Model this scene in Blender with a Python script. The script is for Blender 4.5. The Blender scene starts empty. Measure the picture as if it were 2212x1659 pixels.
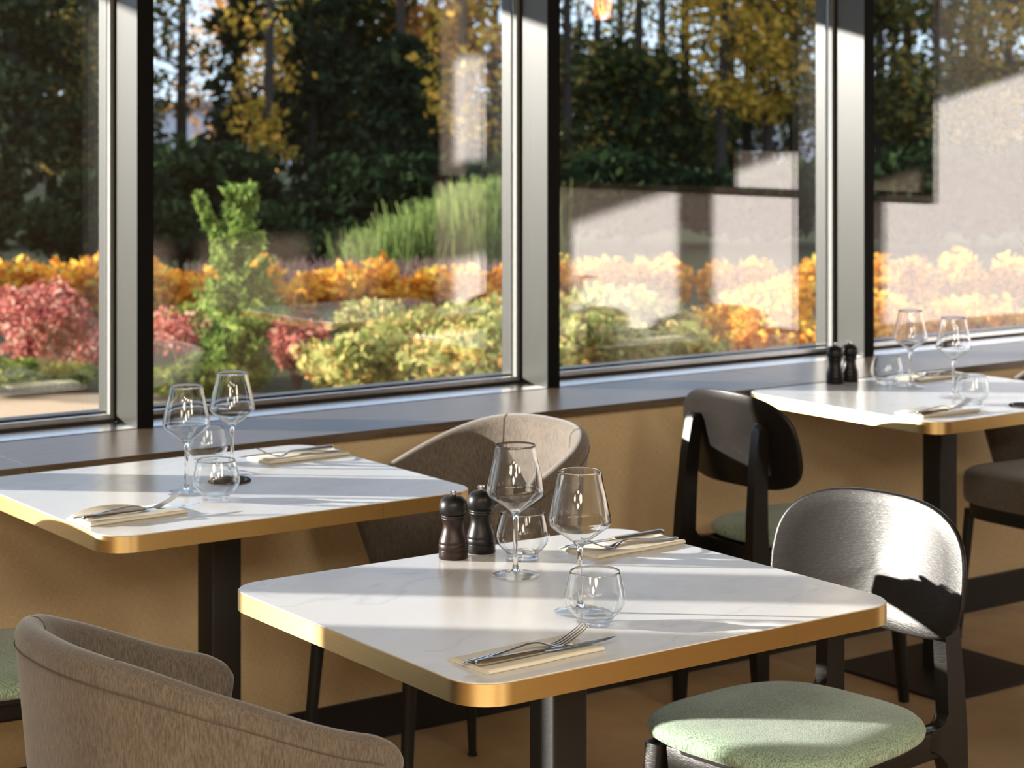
import bpy, bmesh, math, random
import numpy as np
from mathutils import Vector, Matrix
random.seed(7); RNG = np.random.default_rng(11)
S = bpy.context.scene
COL = S.collection
PI = math.pi

# ------------------------------------------------------------------ camera, sky, sun, fill lights, exposure
AZ = math.radians(35.66)                      # camera heading, clockwise from +Y (towards the windows)
FW = Vector((math.sin(AZ), math.cos(AZ), 0)); RT = Vector((math.cos(AZ), -math.sin(AZ), 0))
cd = bpy.data.cameras.new('camera'); cam = bpy.data.objects.new('camera', cd); COL.objects.link(cam)
cam.location = (0, 0, 1.49); cam.rotation_euler = (PI/2, 0, -AZ)
cd.sensor_width = 36; cd.lens = 4280/2212*36; cd.shift_y = -(829.5-258)/2212
cd.clip_start = .05; cd.clip_end = 600
cd.dof.use_dof = True; cd.dof.focus_distance = 2.95; cd.dof.aperture_fstop = 8.5
S.camera = cam
SUN_EL = math.radians(9.1)
SUN_H = Vector((.759, -.652, 0)).normalized() # horizontal travel of the sunlight
W = bpy.data.worlds.new('sky'); S.world = W; W.use_nodes = True
wn = W.node_tree.nodes; wl = W.node_tree.links
tcw = wn.new('ShaderNodeTexCoord'); sxy = wn.new('ShaderNodeSeparateXYZ'); wl.new(tcw.outputs['Generated'], sxy.inputs[0])
skyr = wn.new('ShaderNodeValToRGB'); wl.new(sxy.outputs['Z'], skyr.inputs[0])
for q, (p_, c_) in zip([skyr.color_ramp.elements[0], skyr.color_ramp.elements[1], skyr.color_ramp.elements.new(.25)],
                       [(0, (.60,.73,.86)), (1, (.22,.42,.86)), (.25, (.46,.64,.92))]): q.position = p_; q.color = c_+(1,)
wl.new(skyr.outputs[0], wn['Background'].inputs[0]); wn['Background'].inputs[1].default_value = 2.2
sl = bpy.data.lights.new('sun', 'SUN'); sl.energy = 20.0; sl.angle = math.radians(.55); sl.color = (1, .925, .84)
so = bpy.data.objects.new('sun', sl); COL.objects.link(so)
tr = Vector((SUN_H.x*math.cos(SUN_EL), SUN_H.y*math.cos(SUN_EL), -math.sin(SUN_EL)))
so.rotation_euler = tr.to_track_quat('-Z', 'Y').to_euler()
for x in (-4.0, -2.0, 0.0, 2.2):                       # added square fill lights under the ceiling, behind the camera, lifting the room's ambient
    for y in ((-3.4, -1.0) if x < 1 else (-3.6, -2.2)):
        ld = bpy.data.lights.new('interior_fill', 'AREA'); ld.shape = 'SQUARE'; ld.size = 1.2; ld.energy = 82; ld.color = (1, .90, .74)
        lo = bpy.data.objects.new('interior_fill', ld); COL.objects.link(lo); lo.location = (x, y, 2.97)
S.view_settings.view_transform = 'Standard'; S.view_settings.look = 'None'
S.view_settings.gamma = 1; S.view_settings.use_curve_mapping = False; S.view_settings.exposure = 0.0
cy = S.cycles
cy.max_bounces = 10; cy.diffuse_bounces = 4; cy.glossy_bounces = 5; cy.transmission_bounces = 10
cy.transparent_max_bounces = 40; cy.caustics_reflective = False; cy.caustics_refractive = True
cy.sample_clamp_indirect = 6; cy.blur_glossy = .5

# ------------------------------------------------------------------ helpers
def tag(o, label=None, cat=None, group=None, kind=None):
    for k, v in (('label', label), ('category', cat), ('group', group), ('kind', kind)):
        if v: o[k] = v
    return o
def link(name, me, mats=None, parent=None, loc=None):
    if mats is not None:
        for m in (mats if isinstance(mats, (list, tuple)) else [mats]): me.materials.append(m)
    o = bpy.data.objects.new(name, me); COL.objects.link(o)
    if parent: o.parent = parent
    if loc: o.location = loc
    return o
def smooth(me, ang=40):
    me.shade_smooth() if hasattr(me, 'shade_smooth') else None
    try: me.set_sharp_from_angle(angle=math.radians(ang))
    except Exception: pass
def fin(bm, name, mat, parent=None, loc=None, ang=40):
    bmesh.ops.recalc_face_normals(bm, faces=bm.faces)
    me = bpy.data.meshes.new(name); bm.to_mesh(me); bm.free(); smooth(me, ang)
    return link(name, me, mat, parent, loc)
def empty(name, loc=(0,0,0), rz=0):
    o = bpy.data.objects.new(name, None); COL.objects.link(o); o.location = loc; o.rotation_euler = (0,0,rz)
    o.empty_display_size = .05; return o
def kids(o): return [c for c in bpy.data.objects if c.parent == o]
def copy_tree(o, parent=None):
    c = o.copy(); COL.objects.link(c)
    if parent: c.parent = parent
    for ch in KIDS.get(o.name, None) or kids(o): copy_tree(ch, c)
    return c
KIDS = {}
def add_box(bm, x0, x1, y0, y1, z0, z1, bev=0, seg=2):
    v = [bm.verts.new(p) for p in ((x0,y0,z0),(x1,y0,z0),(x1,y1,z0),(x0,y1,z0),(x0,y0,z1),(x1,y0,z1),(x1,y1,z1),(x0,y1,z1))]
    fs = [bm.faces.new([v[i] for i in f]) for f in ((3,2,1,0),(4,5,6,7),(0,1,5,4),(1,2,6,5),(2,3,7,6),(3,0,4,7))]
    if bev:
        es = list({e for f in fs for e in f.edges})
        bmesh.ops.bevel(bm, geom=es, offset=bev, segments=seg, profile=.5, affect='EDGES')
def box(name, x0, x1, y0, y1, z0, z1, mat, parent=None, bev=0, seg=2, kind=None):
    bm = bmesh.new(); add_box(bm, x0, x1, y0, y1, z0, z1, bev, seg)
    o = fin(bm, name, mat, parent, ang=20)
    if kind: o['kind'] = kind
    return o
def add_lathe(bm, prof, n=48, cx=0, cy=0, z=0):
    rings = []
    for r, h in prof:
        if r < 1e-6: rings.append([bm.verts.new((cx, cy, z+h))])
        else: rings.append([bm.verts.new((cx+r*math.cos(2*PI*i/n), cy+r*math.sin(2*PI*i/n), z+h)) for i in range(n)])
    for a, b in zip(rings, rings[1:]):
        for i in range(n):
            j = (i+1) % n
            if len(a) == 1 and len(b) == 1: continue
            if len(a) == 1: bm.faces.new((a[0], b[j], b[i]))
            elif len(b) == 1: bm.faces.new((a[i], a[j], b[0]))
            else: bm.faces.new((a[i], a[j], b[j], b[i]))
def lathe(name, prof, mat, parent=None, n=48, loc=None, ang=40):
    bm = bmesh.new(); add_lathe(bm, prof, n); return fin(bm, name, mat, parent, loc, ang)
def spline(pts, n=8):
    out = []
    P = [Vector(p) for p in pts]; P = [2*P[0]-P[1]] + P + [2*P[-1]-P[-2]]
    for i in range(1, len(P)-2):
        for k in range(n):
            t = k/n
            out.append(.5*((2*P[i])+(-P[i-1]+P[i+1])*t+(2*P[i-1]-5*P[i]+4*P[i+1]-P[i+2])*t*t+(-P[i-1]+3*P[i]-3*P[i+1]+P[i+2])*t**3))
    out.append(P[-2]); return out
def add_tube(bm, pts, rad, n=10, cap=True):
    pts = [Vector(p) for p in pts]; rings = []
    for i, p in enumerate(pts):
        d = (pts[min(i+1, len(pts)-1)]-pts[max(i-1, 0)]).normalized()
        u = d.cross(Vector((0,0,1)));  u = u if u.length > .05 else d.cross(Vector((1,0,0)))
        u.normalize(); v = d.cross(u).normalized()
        r = rad[i] if isinstance(rad, (list, tuple)) else rad
        rings.append([bm.verts.new(p+u*(r*math.cos(2*PI*k/n))+v*(r*math.sin(2*PI*k/n))) for k in range(n)])
    for a, b in zip(rings, rings[1:]):
        for k in range(n): bm.faces.new((a[k], a[(k+1) % n], b[(k+1) % n], b[k]))
    if cap: bm.faces.new(rings[0][::-1]); bm.faces.new(rings[-1])
def tube(name, pts, rad, mat, parent=None, n=10):
    bm = bmesh.new(); add_tube(bm, pts, rad, n); return fin(bm, name, mat, parent)
def rrect(w, d, r, n=8):
    P = []
    for cx, cy, a0 in ((w/2-r, d/2-r, 0), (-w/2+r, d/2-r, 90), (-w/2+r, -d/2+r, 180), (w/2-r, -d/2+r, 270)):
        for k in range(n+1):
            a = math.radians(a0+90*k/n); P.append((cx+r*math.cos(a), cy+r*math.sin(a)))
    return P
def add_loops(bm, loops, caps=True):
    R = [[bm.verts.new(p) for p in L] for L in loops]; n = len(R[0])
    for a, b in zip(R, R[1:]):
        for k in range(n): bm.faces.new((a[k], a[(k+1) % n], b[(k+1) % n], b[k]))
    if caps: bm.faces.new(R[0][::-1]); bm.faces.new(R[-1])
    return R

# ------------------------------------------------------------------ materials
class NT:
    def __init__(s, name):
        s.m = bpy.data.materials.new(name); s.m.use_nodes = True; s.t = s.m.node_tree
        s.b = s.t.nodes['Principled BSDF']; s.out = s.t.nodes['Material Output']
    def n(s, typ, **kw):
        o = s.t.nodes.new('ShaderNode'+typ)
        for k, v in kw.items():
            if k.startswith('i_'): o.inputs[k[2:].replace('_', ' ')].default_value = v
            else: setattr(o, k, v)
        return o
    def l(s, a, b): s.t.links.new(a, b)
    def set(s, **kw):
        for k, v in kw.items():
            k = k.replace('_', ' ')
            if k in s.b.inputs: s.b.inputs[k].default_value = v
        return s
    def coord(s, scale=(1,1,1), kind='Object', rot=(0,0,0)):
        c = s.n('TexCoord'); m = s.n('Mapping'); m.inputs['Scale'].default_value = scale; m.inputs['Rotation'].default_value = rot
        s.l(c.outputs[kind], m.inputs[0]); return m.outputs[0]
    def noise(s, vec, scale, detail=4, rough=.55, dist=0):
        o = s.n('TexNoise'); o.inputs['Scale'].default_value = scale; o.inputs['Detail'].default_value = detail
        o.inputs['Roughness'].default_value = rough; o.inputs['Distortion'].default_value = dist; s.l(vec, o.inputs[0]); return o.outputs[0]
    def ramp(s, fac, stops, interp='LINEAR'):
        o = s.n('ValToRGB'); e = o.color_ramp.elements; o.color_ramp.interpolation = interp
        while len(e) < len(stops): e.new(.5)
        for q, (p, c) in zip(e, stops): q.position = p; q.color = tuple(c)+(1,) if len(c) == 3 else c
        s.l(fac, o.inputs[0]); return o.outputs[0]
    def bump(s, h, strength=.2, dist=.01):
        o = s.n('Bump'); o.inputs['Strength'].default_value = strength; o.inputs['Distance'].default_value = dist
        s.l(h, o.inputs['Height']); s.l(o.outputs[0], s.b.inputs['Normal']); return o
    def base(s, col): s.l(col, s.b.inputs['Base Color']); return s
def c4(c): return tuple(c)+(1,)
def plain(name, c, rough=.5, metal=0, **kw):
    k = NT(name); k.set(Base_Color=c4(c), Roughness=rough, Metallic=metal, **kw)
    v = k.coord((1,1,1)); h = k.noise(v, 40, 3); cc = k.ramp(h, [(.3, [x*.93 for x in c]), (.7, [min(1, x*1.05) for x in c])]); k.base(cc)
    return k.m
def fabric(name, c1, c2, scale=900, sheen=.4, rough=.85, bump=.35):
    k = NT(name); k.set(Roughness=rough, Sheen_Weight=sheen, Sheen_Roughness=.5, Specular_IOR_Level=.25)
    v = k.coord((1,1,.16 if scale == 420 else .6)); f = k.noise(v, scale, 3, .7); f2 = k.noise(k.coord((1,1,1)), 14, 3)
    a = k.n('Math', operation='ADD'); k.l(f, a.inputs[0])
    mm = k.n('Math', operation='MULTIPLY'); mm.inputs[1].default_value = .18; k.l(f2, mm.inputs[0]); k.l(mm.outputs[0], a.inputs[1])
    k.base(k.ramp(a.outputs[0], [(.44, c1), (.74, c2)])); k.bump(f, bump, .0015)
    return k.m
def wood_black(name):
    k = NT(name); k.set(Roughness=.31, Specular_IOR_Level=.30)
    v = k.coord((1,4,18)); g = k.noise(v, 22, 5, .7, .6)
    k.base(k.ramp(g, [(.3, (.006,.005,.0045)), (.8, (.017,.014,.012))])); k.bump(g, .26, .0012)
    return k.m
def thin_glass(name, tint, f0, mul=1.0, refr=0):
    k = NT(name); t = k.t; t.nodes.remove(k.b)
    g = k.n('NewGeometry'); d = k.n('VectorMath', operation='DOT_PRODUCT'); k.l(g.outputs['Normal'], d.inputs[0]); k.l(g.outputs['Incoming'], d.inputs[1])
    ab = k.n('Math', operation='ABSOLUTE'); k.l(d.outputs['Value'], ab.inputs[0])
    om = k.n('Math', operation='SUBTRACT', use_clamp=True); om.inputs[0].default_value = 1; k.l(ab.outputs[0], om.inputs[1])
    pw = k.n('Math', operation='POWER'); pw.inputs[1].default_value = 5; k.l(om.outputs[0], pw.inputs[0])
    ml = k.n('Math', operation='MULTIPLY_ADD', use_clamp=True); ml.inputs[1].default_value = (1-f0)*mul; ml.inputs[2].default_value = f0; k.l(pw.outputs[0], ml.inputs[0])
    tb = k.n('BsdfTransparent'); tb.inputs[0].default_value = c4(tint)
    gb = k.n('BsdfGlossy'); gb.inputs['Roughness'].default_value = 0.0; gb.inputs[0].default_value = (1,.97,.98,1)
    mx = k.n('MixShader'); k.l(ml.outputs[0], mx.inputs[0]); k.l(tb.outputs[0], mx.inputs[1]); k.l(gb.outputs[0], mx.inputs[2])
    last = mx
    if refr:
        rg = k.n('BsdfGlass'); rg.inputs['IOR'].default_value = 1.5; rg.inputs['Roughness'].default_value = 0
        last = k.n('MixShader'); last.inputs[0].default_value = refr; k.l(mx.outputs[0], last.inputs[1]); k.l(rg.outputs[0], last.inputs[2])
    k.l(last.outputs[0], k.out.inputs[0]); return k.m
def glass_solid(name):
    k = NT(name); t = k.t; t.nodes.remove(k.b)
    g = k.n('BsdfGlass'); g.inputs['IOR'].default_value = 1.5; g.inputs['Roughness'].default_value = 0; g.inputs[0].default_value = (.985,.99,.99,1)
    k.l(g.outputs[0], k.out.inputs[0]); return k.m
def leaf_mat(name, stops, trans=.45):
    k = NT(name); t = k.t; t.nodes.remove(k.b)
    g = k.n('NewGeometry'); c = k.ramp(g.outputs['Random Per Island'], stops)
    d = k.n('BsdfDiffuse'); tl = k.n('BsdfTranslucent'); k.l(c, d.inputs[0]); k.l(c, tl.inputs[0])
    mx = k.n('MixShader'); mx.inputs[0].default_value = trans; k.l(d.outputs[0], mx.inputs[1]); k.l(tl.outputs[0], mx.inputs[2])
    k.l(mx.outputs[0], k.out.inputs[0]); return k.m

def m_marble():
    k = NT('marble_laminate'); k.set(Roughness=.26, Specular_IOR_Level=.5)
    v = k.coord((1,1,1)); warp = k.noise(v, 2.2, 5, .6); ad = k.n('VectorMath', operation='MULTIPLY_ADD')
    ad.inputs[1].default_value = (.55,.55,.55); oi = k.n('ObjectInfo')
    cv = k.n('CombineXYZ'); k.l(warp, cv.inputs[0]); k.l(warp, cv.inputs[1]); k.l(cv.outputs[0], ad.inputs[0]); k.l(v, ad.inputs[2])
    st = k.n('Mapping'); st.inputs['Scale'].default_value = (.55,1.5,1); st.inputs['Rotation'].default_value = (0,0,.45); k.l(ad.outputs[0], st.inputs[0])
    n1 = k.noise(st.outputs[0], 1.7, 4, .55); s1 = k.n('Math', operation='SUBTRACT'); s1.inputs[1].default_value = .5; k.l(n1, s1.inputs[0])
    a1 = k.n('Math', operation='ABSOLUTE'); k.l(s1.outputs[0], a1.inputs[0])
    line = k.ramp(a1.outputs[0], [(0, (.86,)*3), (.005, (.94,)*3), (.016, (1,)*3), (1, (1,)*3)])
    cl = k.noise(st.outputs[0], 2.3, 5, .6); smoke = k.ramp(cl, [(.28, (.62,.62,.635)), (.46, (.79,.785,.78)), (.7, (.82,.815,.80))])
    mxv = k.n('MixRGB', blend_type='MULTIPLY'); mxv.inputs[0].default_value = 1; k.l(smoke, mxv.inputs[1]); k.l(line, mxv.inputs[2]); vein = mxv.outputs[0]
    k.base(vein); r = k.noise(v, 30, 3); rr = k.ramp(r, [(.3, (.22,)*3), (.7, (.27,)*3)]); k.l(rr, k.b.inputs['Roughness'])
    return k.m
def m_brass():
    k = NT('brushed_brass'); k.set(Metallic=1, Roughness=.46, Anisotropic=.85, Anisotropic_Rotation=.25)
    tg = k.n('Tangent'); tg.direction_type = 'RADIAL'; tg.axis = 'Z'; k.l(tg.outputs[0], k.b.inputs['Tangent'])
    v = k.coord((1,1,90)); g = k.noise(v, 26, 4, .65)
    k.base(k.ramp(g, [(.3, (.76,.52,.21)), (.7, (.87,.64,.31))])); k.bump(g, .06, .0006); return k.m
def m_alu():
    k = NT('satin_anodised_aluminium'); k.set(Roughness=.34, Anisotropic=.5, Specular_IOR_Level=.4, Metallic=.02)
    tg = k.n('Tangent'); tg.direction_type = 'RADIAL'; tg.axis = 'Z'; k.l(tg.outputs[0], k.b.inputs['Tangent'])
    v = k.coord((60,60,1)); g = k.noise(v, 9, 4, .6)
    k.base(k.ramp(g, [(.3, (.036,.036,.033)), (.7, (.048,.048,.043))])); k.bump(g, .04, .001); return k.m
def m_wallfabric():
    k = NT('beige_wall_fabric'); k.set(Roughness=.9, Specular_IOR_Level=.15)
    a = k.noise(k.coord((3,3,60)), 24, 3, .6); b = k.noise(k.coord((50,50,3)), 24, 3, .6)
    s = k.n('Math', operation='ADD'); k.l(a, s.inputs[0]); k.l(b, s.inputs[1])
    h = k.n('Math', operation='MULTIPLY'); h.inputs[1].default_value = .5; k.l(s.outputs[0], h.inputs[0])
    k.base(k.ramp(h.outputs[0], [(.37, (.56,.42,.235)), (.63, (.88,.69,.43))])); k.bump(h.outputs[0], .1, .001); return k.m
def m_floor():
    k = NT('brown_stone_tile'); k.set(Roughness=.42, Specular_IOR_Level=.4)
    v = k.coord((1,1,1)); n = k.noise(v, 5, 7, .62); n2 = k.noise(v, 60, 4, .6)
    s = k.n('Math', operation='MULTIPLY_ADD'); s.inputs[1].default_value = .3; k.l(n2, s.inputs[0]); k.l(n, s.inputs[2])
    k.base(k.ramp(s.outputs[0], [(.45, (.43,.295,.165)), (.85, (.58,.42,.25))])); k.bump(n2, .06, .002); return k.m
def m_sill():
    k = NT('dark_oak_laminate'); k.set(Roughness=.30, Specular_IOR_Level=.5)
    v = k.coord((2.5,40,40)); n = k.noise(v, 3, 6, .65, .4)
    k.base(k.ramp(n, [(.3, (.085,.060,.040)), (.7, (.17,.125,.085))])); k.bump(n, .07, .001); return k.m
def m_black():
    k = NT('black_powder_coat'); k.set(Roughness=.58, Specular_IOR_Level=.5, Base_Color=(.010,.009,.008,1))
    n = k.noise(k.coord((1,1,1)), 700, 2, .6); k.bump(n, .35, .0008); return k.m
def m_ground():
    k = NT('garden_soil'); k.set(Roughness=.95, Specular_IOR_Level=.1)
    v = k.coord((1,1,1)); n = k.noise(v, 1.3, 7, .65)
    k.base(k.ramp(n, [(.35, (.022,.020,.012)), (.55, (.022,.034,.014)), (.75, (.03,.048,.016))])); k.bump(n, .6, .05); return k.m
M = dict(marble=m_marble(), brass=m_brass(), alu=m_alu(), wallf=m_wallfabric(), floor=m_floor(), sill=m_sill(), black=m_black(),
  bwood=wood_black('black_stained_ash'),
  taupe=fabric('taupe_upholstery', (.085,.068,.054), (.18,.146,.117), 420), seam=plain('seam_thread', (.10,.078,.058), .8),
  green=fabric('green_upholstery', (.11,.18,.115), (.46,.59,.44), 420, .3, .85, .5),
  chrome=plain('polished_steel', (.66,.65,.63), .10, 1), napkin=fabric('cream_paper_cloth', (.78,.72,.58), (.82,.76,.62), 260, .1, .9, .15),
  millwood=plain('espresso_turned_wood', (.020,.009,.007), .36, 0, Specular_IOR_Level=.35),
  millblack=plain('black_turned_wood', (.010,.009,.009), .36, 0, Specular_IOR_Level=.35),
  coaster=plain('charcoal_felt', (.022,.022,.022), .9), gasket=plain('black_rubber', (.008,.008,.009), .6),
  white=plain('white_wall_paint', (.82,.79,.80), .6), cap=plain('dark_ledge_veneer', (.05,.035,.03), .4), ceil=plain('ceiling_plaster', (.30,.28,.25), .9), lwall=plain('cream_side_wall', (.66,.60,.52), .8),
  dimwall=plain('brown_back_wall', (.13,.10,.075), .8), base=plain('black_skirting', (.010,.009,.008), .45),
  pane=thin_glass('coated_window_glass', (.975,.985,.98), .135), bowl=glass_solid('thin_crystal'), glass=glass_solid('crystal'), foot=thin_glass('clear_foot_glass', (.985,.99,.99), .06, .9, .22), tbase=thin_glass('thick_base_glass', (.98,.99,.99), .06, .9, .55), matte=plain('matte_black_cover', (.006,.006,.006), .7, 0, Specular_IOR_Level=.12),
  cover=plain('grey_anodised_cover', (.17,.17,.16), .6, .1), rail=plain('bright_aluminium', (.74,.74,.75), .27, 1),
  canopy=plain('grey_canopy_soffit', (.30,.30,.30), .7), gravel=plain('tan_gravel', (.46,.32,.20), .95), ground=m_ground(),
  bark=plain('dark_bark', (.035,.028,.022), .95), rust=plain('rose_bark', (.10,.05,.035), .9),
  bldg=plain('pale_cladding', (.62,.60,.68), .7), bldr=plain('grey_roof_sheet', (.25,.26,.3), .6),
  join=plain('joint_filler', (.16,.10,.055), .9))
ld = plain('lamp_shade_orange', (.7,.25,.08), .5); k = NT('lamp_filament'); k.set(Emission_Color=(1,.32,.10,1), Emission_Strength=14.0, Base_Color=(.8,.3,.1,1)); M['filament'] = k.m; M['shade'] = ld

# ------------------------------------------------------------------ the setting
YW, YS, YM, YG = 4.07, 4.04, 4.387, 4.52       # wall face, sill front, mullion front, glass
fl = box('floor', -5, 13, -5, YW+.02, -.08, -.0045, M['join'], kind='structure')
tile_me = None
for i in range(4):
    for j in range(5):
        x0 = 1.15+i*1.2; y0 = 1.07+j*.6
        bm = bmesh.new(); add_box(bm, .0008, 1.1992, .0008, .5992, -.0045, 0, .0006, 1)
        if tile_me is None:
            t = fin(bm, 'floor_tile', M['floor'], fl); tile_me = t.data
        else: bm.free(); t = link('floor_tile', tile_me, None, fl)
        t.location = (x0, y0, 0)
def floor_rest(x0, x1, y0, y1):
    o = box('floor_field', x0, x1, y0, y1, -.0045, 0, M['floor'], fl)
floor_rest(-5, 1.15, -5, YW+.02); floor_rest(1.15, 13, -5, 1.07); floor_rest(5.95, 13, 1.07, YW+.02)
box('wall_window', -5, 6.0, YW, YM+.16, -.05, .729, M['wallf'], kind='structure')
box('baseboard_window', -5, 6.0, YW-.012, YW, 0, .10, M['base'], kind='structure', bev=.002)
box('wall_pier', -2.2, -.98, YM-.02, 4.62, .729, 3.0, M['dimwall'], kind='structure')
box('wall_lintel', -5, 6.0, YM, 4.62, 2.9, 3.0, M['dimwall'], kind='structure')
box('wall_left', -5.1, -5, -5, 4.6, -.05, 3.0, M['lwall'], kind='structure')
box('wall_back', -5, 13, -5.1, -5, -.05, 3.0, M['dimwall'], kind='structure')
box('wall_far_right', 13, 13.1, -5, 4.6, -.05, 3.0, M['dimwall'], kind='structure')
box('wall_far_window', 6.2, 13, YW, 4.6, -.05, 3.0, M['dimwall'], kind='structure')
box('ceiling', -5.1, 13.1, -5.1, 4.62, 3.0, 3.1, M['ceil'], kind='structure')
wr = box('wall_right', 6.0, 6.2, .0, 3.63, 0, 1.155, M['white'], kind='structure')
box('ledge_cap', 5.97, 6.23, .0, 3.63, 1.155, 1.185, M['cap'], wr)
box('wall_right_pier', 6.0, 6.2, 3.63, 4.55, 0, 3.0, M['white'], kind='structure')
box('wall_right_column', 6.01, 6.19, .03, .27, 1.185, 3.0, M['white'], kind='structure')
box('canopy', -6, 9, 4.62, 6.25, 2.2, 2.34, M['canopy'], kind='structure')
# window sill: laminated boards with butt joints, striped front edge
sill = empty('trim_1'); sill['kind'] = 'structure'
xs = [-5, -.7, 1.63, 3.94, 6.0]
for a, b in zip(xs, xs[1:]):
    sb = box('sill_board', a+.0008, b-.0008, YS, YM, .7295, .748, M['sill'], sill, bev=.0008, seg=1)
# mullions and windows
MX = [-4.09, -2.86, -.40, .831, 2.062, 3.289, 4.523, 5.754]
for i, mx in enumerate(MX):
    mu = empty('trim_%d' % (i+2)); mu['kind'] = 'structure'
    box('mullion_post', mx-.021, mx+.021, YM, YG-.012, .735, 2.9, M['alu'], mu, bev=.0015, seg=1)
    box('mullion_front', mx-.021, mx+.021, YM-.0015, YM-.0002, .7485, 2.9, M['matte'], mu)
    box('mullion_gasket', mx-.024, mx+.024, YG-.012, YG-.006, .75, 2.9, M['gasket'], mu)
    box('mullion_cover', mx-.034, mx+.030, YG-.006, YG+.012, .75, 2.9, M['cover'], mu, bev=.001, seg=1)
    box('mullion_cap', mx-.028, mx+.028, YG+.030, YG+.075, .75, 2.9, M['alu'], mu, bev=.001, seg=1)
ed = [-5.0] + MX[:2] + [-2.2, -.98] + MX[2:] + [6.0]
for i, (a, b) in enumerate(zip(ed, ed[1:])):
    if a == -2.2: continue
    w = empty('window_%d' % (i+1)); w['kind'] = 'structure'
    a2 = a+(.0215 if i else 0); b2 = b-(.0215 if b < 6 else 0)
    box('sill_rail', a2, b2, YM+.001, YG-.012, .70, .7495, M['rail'], w, bev=.001, seg=1)
    box('gasket', a2, b2, YG-.012, YG-.005, .70, .7565, M['gasket'], w)
    box('glazing_bead', a2+.012, b2-.009, YG-.005, YG+.012, .70, .768, M['rail'], w, bev=.001, seg=1)
    box('pane', a2+.004, b2-.004, YG+.013, YG+.029, .72, 2.9, M['pane'], w)
    box('outer_rail', a2, b2, YG+.030, YG+.075, .66, .772, M['alu'], w, bev=.001, seg=1)

# ------------------------------------------------------------------ tables
def table(x, y, label, rz=0):
    t = empty('dining_table', (x, y, 0), rz); tag(t, label, 'table', 'square bistro tables with brass edges')
    bm = bmesh.new(); P = rrect(.796, .696, .060, 10)
    add_loops(bm, [[(px, py, .7485) for px, py in P], [(px, py, .7500) for px, py in P]]); fin(bm, 'tabletop', M['marble'], t)
    bm = bmesh.new(); P0 = rrect(.800, .700, .062, 10); Pi = rrect(.794, .694, .059, 10)
    add_loops(bm, [[(px, py, .7195) for px, py in Pi], [(px, py, .719) for px, py in P0], [(px, py, .7483) for px, py in P0], [(px, py, .7485) for px, py in Pi]]); fin(bm, 'edge_band', M['brass'], t, ang=25)
    bm = bmesh.new(); add_box(bm, .171, .1716, -.35025, -.349, .7192, .7482); fin(bm, 'band_seam', M['gasket'], t)
    bm = bmesh.new(); P = rrect(.067, .067, .006, 4); add_loops(bm, [[(px, py, .008) for px, py in P], [(px, py, .719) for px, py in P]]); fin(bm, 'column', M['black'], t, ang=30)
    bm = bmesh.new(); P = rrect(.42, .42, .006, 4); add_loops(bm, [[(px, py, .0) for px, py in P], [(px, py, .009) for px, py in P]]); fin(bm, 'base_plate', M['black'], t, ang=30)
    return t
table(1.861, 2.470, 'marble-topped table with brass edge in the foreground centre, mills and glasses on it')
table(1.858, 3.606, 'marble-topped brass-edged table by the sill at left with a dark coaster')
table(4.052, 3.668, 'marble-topped brass-edged table at right under the third mullion, two black mills on it')
table(4.052, 2.470, 'marble-topped table outside the right frame edge, only mirrored in the window glass')

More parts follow.
